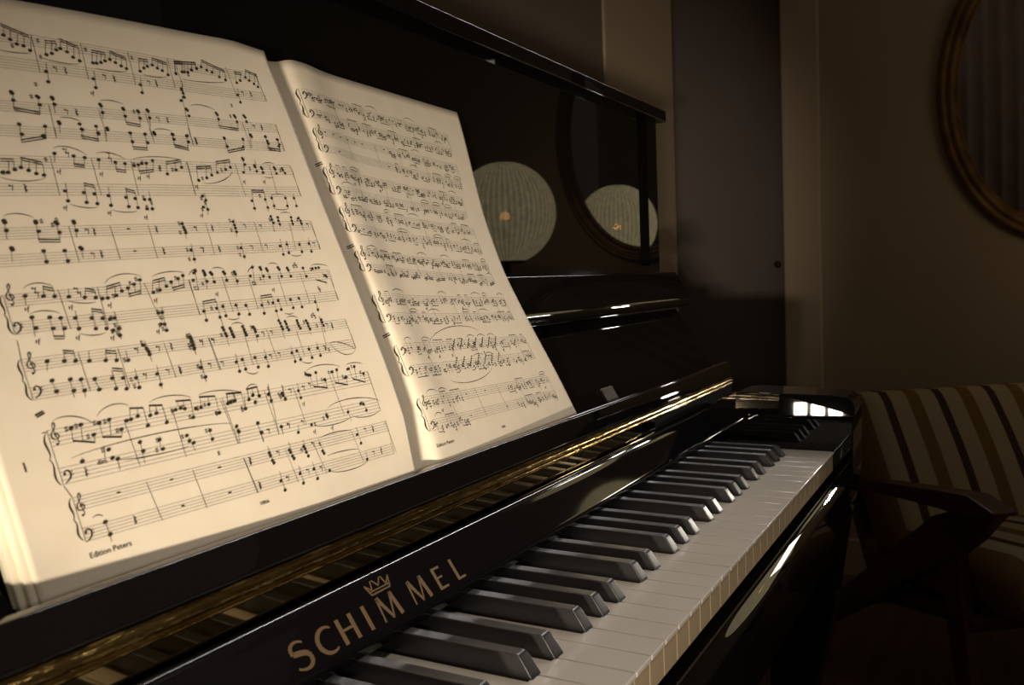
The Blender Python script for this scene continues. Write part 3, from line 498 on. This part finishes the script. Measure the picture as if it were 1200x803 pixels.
# right page: dense passages, rests in the second and last systems, two sweeping slurs in the seventh
rk = Ink('R'); staves(rk, RSYS, 'R', lw=.12)
rr = random.Random(11)
for si, (s0, t0, b0, s1, t1, b1) in enumerate(RSYS):
    X0, X1 = s0*246, s1*246; H0 = t0-b0
    def at(x, f):
        u = (x-X0)/(X1-X0); t = t0+(t1-t0)*u; b = b0+(b1-b0)*u; return t+(b-t)*f
    for k in range(5): x = X0+(X1-X0)*(k+.9+.2*rr.random())/5.6; rk.line(x, at(x, 0), x, at(x, 1), .2)
    rk.brace(X0-.6, b0, t0, 2.0)
    (rk.bass if si in (0, 6) else rk.treble)(X0+3.4, at(X0+3, .19)); rk.bass(X0+3.6, at(X0+3, .82))
    for st in (0, 1):
        f0 = .02 if st == 0 else .74; x = X0+8
        rest_until = .46 if si == 1 else (.60 if si == 7 else 0)
        while x < X1-3:
            u = (x-X0)/(X1-X0)
            if u < rest_until and not (si == 7 and u < .22):
                if rr.random() < .30: rk.wrest(x, at(x, f0+.12))
                x += 9; continue
            g = 4 if si in (0, 2, 4) else rr.choice([2, 3, 4]); g = min(g, int((X1-2-x)/3.2)+1)
            stp = 3.7 if si in (0, 2, 4) else 4.3
            up_ = rr.random() < .5 if st == 0 else rr.random() < .35
            fb = f0+(-.10 if up_ else .36); xs = []
            for q in range(g):
                xx = x+q*stp; fy = f0+.06+.2*rr.random(); n = rr.choice([1, 2, 2, 3])
                if st == 1 and si in (2, 4): n = 2; fy += .10
                for h in range(n): rk.head(xx+(.9 if rr.random() < .15 else 0), at(xx, fy+h*.085), .74, .56)
                yt, yb = at(xx, fy), at(xx, fy+n*.085)
                xs.append(xx+(.85 if up_ else -.85)); rk.line(xs[-1], at(xx, fb), xs[-1], yb if up_ else yt, .16)
                if rr.random() < .40: rk.acc(xx-2.0, at(xx, fy+.05))
                if rr.random() < .12: rk.erest(xx+1.8, at(xx, f0+.16))
            if g > 1 and rr.random() < .8: rk.beam(xs[0], at(xs[0], fb), xs[-1], at(xs[-1], fb), .5)
            if rr.random() < .22: rk.slur(x, at(x, f0-.12), x+g*stp, at(x+g*stp, f0-.12), 2.2)
            if rr.random() < .10: rk.sf(x, at(x, .5))
            x += g*stp+rr.choice([1.5, 2.5, 3.5])
    if si == 6:
        for q in range(7):
            xa = X0+70+q*11; _ = at(xa, .06+.02*(q % 3))
            for h in range(5): rk.head(xa+h*1.9, at(xa, .26)+h*1.7, .9, .7); rk.head(xa-8+h*1.9, at(xa, .9)+h*1.7, .9, .7)
        rk.slur(.276*246, 113.2, .600*246, 118.6, 8.5); rk.slur(.302*246, 82.4, .567*246, 86.1, -6)
for y_ in (250.5, 189.5, 123.0): rk.beam(.088*246, y_, .104*246, y_+1.0, .8); rk.beam(.089*246, y_-1.3, .105*246, y_-.3, .8)
rk.text('Edition Peters', .112*246, 38.0, 3.4); rk.text('10866', .456*246, 36.8, 2.5)
rk.done()

# ------------------------------------------------------------------ oval mirror on the right-hand wall
GOLDF = noisy(mat('aged_gold_frame', (.30, .17, .06), .35, .6), (.16, .085, .03), 20)
mir = thing('oval_mirror', 'large oval mirror in an aged gilt frame hanging on the wall', 'mirror', P3(2999, -324, 262))
def oval(name, a, b, prof_pts, m, z0=0, n=96):
    vs, fs = [], []; k = len(prof_pts)
    for i in range(n):
        t = 2*math.pi*i/n; c, s_ = math.cos(t), math.sin(t)
        for r, h in prof_pts: vs.append(P3(3000-h, -324+(a+r)*c, 694+(b+r)*s_))
    for i in range(n):
        for j in range(k-1): fs.append([i*k+j, i*k+j+1, ((i+1) % n)*k+j+1, ((i+1) % n)*k+j])
    return mesh(name, vs, fs, m, mir, True)
oval('frame', 318, 438, [(0, 0), (0, 12), (-4, 20), (-11, 24), (-19, 22), (-24, 15), (-29, 18), (-36, 19), (-43, 15), (-47, 9), (-52, 11), (-56, 8), (-58, 3)], GOLDF)
gl = [P3(2993, -324+262*math.cos(2*math.pi*i/96), 694+382*math.sin(2*math.pi*i/96)) for i in range(96)]
gb = [v+Vector((.005, 0, 0)) for v in gl]
mesh('mirror_glass', gl+gb, [list(range(96)), list(range(96, 192))[::-1]]+[[i, (i+1) % 96, 96+(i+1) % 96, 96+i] for i in range(96)], mat('silvered_glass', (.85, .85, .83), .01, 1), mir)

# ------------------------------------------------------------------ paper globe lamp (seen in the lacquer)
LX, LY, LZ, LRAD = 2540, -606, 420, 156
lamp = thing('globe_floor_lamp', 'round ribbed paper lamp glowing dimly, reflected in the black upper panel', 'lamp', P3(LX, LY, -730))
SH = bpy.data.materials.new('ribbed_lamp_paper'); SH.use_nodes = True
nt = SH.node_tree; nt.nodes.clear(); N = nt.nodes.new; L = nt.links.new
out = N('ShaderNodeOutputMaterial'); em_ = N('ShaderNodeEmission'); df = N('ShaderNodeBsdfDiffuse'); ad = N('ShaderNodeAddShader'); tc = N('ShaderNodeTexCoord')
sx = N('ShaderNodeSeparateXYZ'); at2 = N('ShaderNodeMath'); at2.operation = 'ARCTAN2'; ml = N('ShaderNodeMath'); ml.operation = 'MULTIPLY'; ml.inputs[1].default_value = 56
sn_ = N('ShaderNodeMath'); sn_.operation = 'SINE'; rp = N('ShaderNodeValToRGB'); nz = N('ShaderNodeTexNoise'); nz.inputs['Scale'].default_value = 60; nz.inputs['Detail'].default_value = 6
mx = N('ShaderNodeMix'); mx.data_type = 'RGBA'; mx.blend_type = 'MULTIPLY'; mx.inputs[0].default_value = .7
L(tc.outputs['Object'], sx.inputs[0]); L(sx.outputs[1], at2.inputs[0]); L(sx.outputs[0], at2.inputs[1]); L(at2.outputs[0], ml.inputs[0]); L(ml.outputs[0], sn_.inputs[0])
rp.color_ramp.elements[0].position = .0; rp.color_ramp.elements[0].color = (.68, .56, .30, 1); rp.color_ramp.elements[1].position = .5; rp.color_ramp.elements[1].color = (1, .84, .48, 1)
L(sn_.outputs[0], rp.inputs[0]); L(tc.outputs['Object'], nz.inputs['Vector']); L(rp.outputs[0], mx.inputs[6]); L(nz.outputs[0], mx.inputs[7]); L(mx.outputs[2], em_.inputs[0])
em_.inputs[1].default_value = LAMP_E; df.inputs[0].default_value = (.5, .45, .32, 1)
tr = N('ShaderNodeBsdfTransparent'); ms = N('ShaderNodeMixShader'); ms.inputs[0].default_value = .05
L(em_.outputs[0], ad.inputs[0]); L(df.outputs[0], ad.inputs[1]); L(ad.outputs[0], ms.inputs[1]); L(tr.outputs[0], ms.inputs[2]); L(ms.outputs[0], out.inputs[0])
vs, fs = [], []; nA, nB = 56, 30; t0_, t1_ = math.radians(15), math.radians(159)
for j in range(nB+1):
    th = t0_+(t1_-t0_)*j/nB
    for i in range(nA*2):
        ph = math.pi*i/nA; r = LRAD*math.sin(th)*(1+(.006 if i % 2 else 0)); vs.append(Vector((r*math.cos(ph), r*math.sin(ph), LRAD*math.cos(th)))/1000)
for j in range(nB):
    for i in range(nA*2): fs.append([j*nA*2+i, j*nA*2+(i+1) % (nA*2), (j+1)*nA*2+(i+1) % (nA*2), (j+1)*nA*2+i])
sh = mesh('lamp_shade', vs, fs, SH, None, True); sh.parent = lamp; sh.location = (0, 0, (LZ+730)/1000)
BU = bpy.data.materials.new('warm_bulb'); BU.use_nodes = True; b_ = BU.node_tree.nodes['Principled BSDF']; b_.inputs['Emission Color'].default_value = (1, .42, .12, 1); b_.inputs['Emission Strength'].default_value = BULB_E
bm = bmesh.new(); bmesh.ops.create_uvsphere(bm, u_segments=16, v_segments=10, radius=.016); me = bpy.data.meshes.new('bulb'); bm.to_mesh(me); bm.free()
bu = link('bulb', me, BU, None, True); bu.parent = lamp; bu.location = (0, 0, (LZ+730-10)/1000)
DW = mat('dark_turned_wood', (.05, .03, .02), .4)
def lathe(name, pr, m, parent, loc=(0, 0, 0), n=32):
    vs = [Vector((r*math.cos(2*math.pi*i/n), r*math.sin(2*math.pi*i/n), z)) for r, z in pr for i in range(n)]
    fs = [[j*n+i, j*n+(i+1) % n, (j+1)*n+(i+1) % n, (j+1)*n+i] for j in range(len(pr)-1) for i in range(n)]+[list(range(n))[::-1], [(len(pr)-1)*n+i for i in range(n)]]
    o = mesh(name, vs, fs, m, None, True); o.parent = parent; o.location = loc; return o
lathe('base', [(.15, 0), (.15, .012), (.06, .028), (.018, .04), (.012, .06)], DW, lamp)
lathe('pole', [(.011, .05), (.011, 1.12), (.014, 1.13)], DW, lamp)
lathe('shade_ring', [(.0555, .985+.015), (.0575, .985+.012), (.0575, 1.008), (.0555, 1.008)], DW, lamp)
for k in range(3):
    a = k*2.094; vs, fs = tube([(0, 0, 1.004), (.056*math.cos(a), .056*math.sin(a), 1.004)], .002, 6); o = mesh('ring_spoke', vs, fs, DW, None); o.parent = lamp

# ------------------------------------------------------------------ striped armchair
FWD = Vector((-.80, -.60, 0)); LAT = Vector((.60, -.80, 0))
O = P3(1800, -160, -730)
chair = thing('armchair', 'wooden easy chair with angular arms and a striped cushion, beyond the piano', 'armchair', O, math.atan2(FWD.y, FWD.x))
TEAK = noisy(mat('dark_teak', (.10, .035, .018), .38), (.055, .02, .01), 6, 5, .3, .7, 0, (1, 8, 8))
def cl(name, vs, fs, m, smooth=True):
    # chair frame: x forward, y to the sitter's left; the near side (sitter's right) is y = 0, the far side y = +.64
    o = mesh(name, [Vector((v[0], v[1], v[2])) for v in vs], fs, m, None, smooth); o.parent = chair; return o
def slab(pts, y0, y1):
    n = len(pts); return [(x, y0, z) for x, z in pts]+[(x, y1, z) for x, z in pts], [list(range(n)), list(range(n, 2*n))[::-1]]+[[i, (i+1) % n, n+(i+1) % n, n+i] for i in range(n)]
def ribbon(cx, w_):  # closed outline from a centre line and widths
    a, b = [], []
    for i, (x, z) in enumerate(cx):
        x0, z0 = cx[max(0, i-1)]; x1, z1 = cx[min(len(cx)-1, i+1)]; L_ = math.hypot(x1-x0, z1-z0); nx, nz_ = -(z1-z0)/L_, (x1-x0)/L_
        a.append((x+nx*w_[i]/2, z+nz_*w_[i]/2)); b.append((x-nx*w_[i]/2, z-nz_*w_[i]/2))
    return a+b[::-1]
for y in (0, -.66):
    yy = -y*1
    s = -1
    y0, y1 = (0, -.035) if y == 0 else (-.63, -.665)
    y0, y1 = -y0, -y1
    armo = ribbon([(-.60, .455), (-.45, .478), (-.30, .498), (-.15, .515), (-.07, .522), (0, .524)], [.018, .022, .026, .034, .040, .006])
    o = cl('arm_rest', *slab(armo, y0-.004, y1+.006), TEAK); bevel(o, .006, 3)
    diag = ribbon([(-.012, .521), (-.08, .487), (-.16, .440), (-.30, .345), (-.50, .205), (-.80, .005)], [.008, .060, .085, .066, .056, .034])
    o = cl('diagonal_leg', *slab(diag, y0+.004, y1-.0), TEAK); bevel(o, .006, 3)
    leg = ribbon([(-.15, .43), (-.125, .33), (-.10, .20), (-.07, .005)], [.075, .052, .045, .030])
    o = cl('front_leg', *slab(leg, y0+.006, y1-.003), TEAK); bevel(o, .006, 3)
    br = ribbon([(-.60, .455), (-.47, .36), (-.36, .28)], [.03, .036, .036])
for x, z in ((-.10, .30), (-.46, .22), (-.58, .44)):
    vs, fs = tube([(x, .02, z), (x, .65, z)], .016, 10); cl('cross_rail', vs, fs, TEAK)
for y in (.06, .60):
    r_ = ribbon([(-.10, .305), (-.46, .235)], [.04, .04]); o = cl('seat_rail', *slab(r_, y-.012, y+.012), TEAK); bevel(o, .004)
    r_ = ribbon([(-.44, .22), (-.56, .43), (-.655, .60)], [.032, .034, .026]); o = cl('back_post', *slab(r_, y-.012, y+.012), TEAK); bevel(o, .004)
for k in range(6):
    t = .12+k*.12; x, z = -.46-.2*t, .25+.42*t
    vs, fs = tube([(x, .06, z), (x, .60, z)], .008, 8); cl('back_slat', vs, fs, TEAK)
# cushion cloth: stripes run up the back and along the seat
ST = bpy.data.materials.new('striped_cushion_cloth'); ST.use_nodes = True; nt = ST.node_tree; b_ = nt.nodes['Principled BSDF']; b_.inputs['Roughness'].default_value = .95; b_.inputs['Specular IOR Level'].default_value = .1
N = nt.nodes.new; L = nt.links.new; tc = N('ShaderNodeTexCoord'); sx = N('ShaderNodeSeparateXYZ'); m1 = N('ShaderNodeMath'); m1.operation = 'MULTIPLY_ADD'; m1.inputs[1].default_value = 1/.128; m1.inputs[2].default_value = STRIPE0
m2 = N('ShaderNodeMath'); m2.operation = 'FRACT'; cr = N('ShaderNodeValToRGB'); cr.color_ramp.interpolation = 'CONSTANT'; E = cr.color_ramp.elements
CRM, DK, GD = (.52, .42, .29, 1), (.10, .055, .045, 1), (.27, .16, .06, 1)
E[0].position = 0; E[0].color = DK; E[1].position = .15; E[1].color = CRM
for p_, c_ in ((.46, GD), (.70, CRM)): e = E.new(p_); e.color = c_
nz = N('ShaderNodeTexNoise'); nz.inputs['Scale'].default_value = 220; bp = N('ShaderNodeBump'); bp.inputs['Strength'].default_value = .3; bp.inputs['Distance'].default_value = .001
L(tc.outputs['Object'], sx.inputs[0]); L(sx.outputs[1], m1.inputs[0]); L(m1.outputs[0], m2.inputs[0]); L(m2.outputs[0], cr.inputs[0]); L(cr.outputs[0], b_.inputs['Base Color']); L(nz.outputs[0], bp.inputs['Height']); L(bp.outputs[0], b_.inputs['Normal'])
def cushion(name, c0, c1, th, y0, y1, puff=.014):
    """cushion between two points of the side view; rounded edges"""
    ax = Vector((c1[0]-c0[0], 0, c1[1]-c0[1])); Lc = ax.length; ax.normalize(); nn = Vector((-ax.z, 0, ax.x))
    nu, nv = 22, 22; vs, fs = [], []
    for f in (1, -1):
        for i in range(nu+1):
            for j in range(nv+1):
                a, b = i/nu, j/nv; ea = min(1, min(a, 1-a)*Lc/.05); eb = min(1, min(b, 1-b)*(y1-y0)/.05)
                rnd = math.sqrt(max(0, 1-(1-ea)**2))*math.sqrt(max(0, 1-(1-eb)**2)); h = f*(th/2*(.35+.65*rnd)+puff*math.sin(math.pi*a)*math.sin(math.pi*b))
                vs.append(Vector((c0[0], y0+(y1-y0)*b, c0[1]))+ax*Lc*a+nn*h)
    n = (nu+1)*(nv+1); A = lambda f, i, j: f*n+i*(nv+1)+j
    for f in (0, 1):
        for i in range(nu):
            for j in range(nv): q = [A(f, i, j), A(f, i+1, j), A(f, i+1, j+1), A(f, i, j+1)]; fs.append(q if f == 0 else q[::-1])
    for i in range(nu): fs.append([A(0, i, 0), A(1, i, 0), A(1, i+1, 0), A(0, i+1, 0)]); fs.append([A(0, i, nv), A(0, i+1, nv), A(1, i+1, nv), A(1, i, nv)])
    for j in range(nv): fs.append([A(0, 0, j), A(0, 0, j+1), A(1, 0, j+1), A(1, 0, j)]); fs.append([A(0, nu, j), A(1, nu, j), A(1, nu, j+1), A(0, nu, j+1)])
    o = cl(name, vs, fs, ST); return o
cushion('seat_cushion', (.0, .385), (-.50, .315), .12, .045, .615)
cushion('back_cushion', (-.40, .325), (-.60, .645), .12, .045, .615)

# ------------------------------------------------------------------ pleated curtain on the far left wall, seen in the mirror
CU = noisy(mat('mauve_grey_curtain', (.5, .40, .35), .95, spec=.1), (.42, .34, .30), 4)
vs, fs = [], []; nC = 260
for i in range(nC+1):
    y = -1500+2050*i/nC; dx = 28*math.sin(i*.42)+10*math.sin(i*.17)
    for dd in (0, 4):
        vs += [P3(-2120+dx-dd, y, -715), P3(-2120+dx-dd, y, 3200)]
for i in range(nC):
    a, b = i*4, i*4+4
    fs += [[a, b, b+1, a+1], [a+2, a+3, b+3, b+2], [a+1, b+1, b+3, a+3], [a, a+2, b+2, b]]
cu = mesh('curtain', vs, fs, CU, None, True)
tag(cu, 'long pleated mauve grey curtain, seen only reflected in the oval wall mirror', 'curtain')
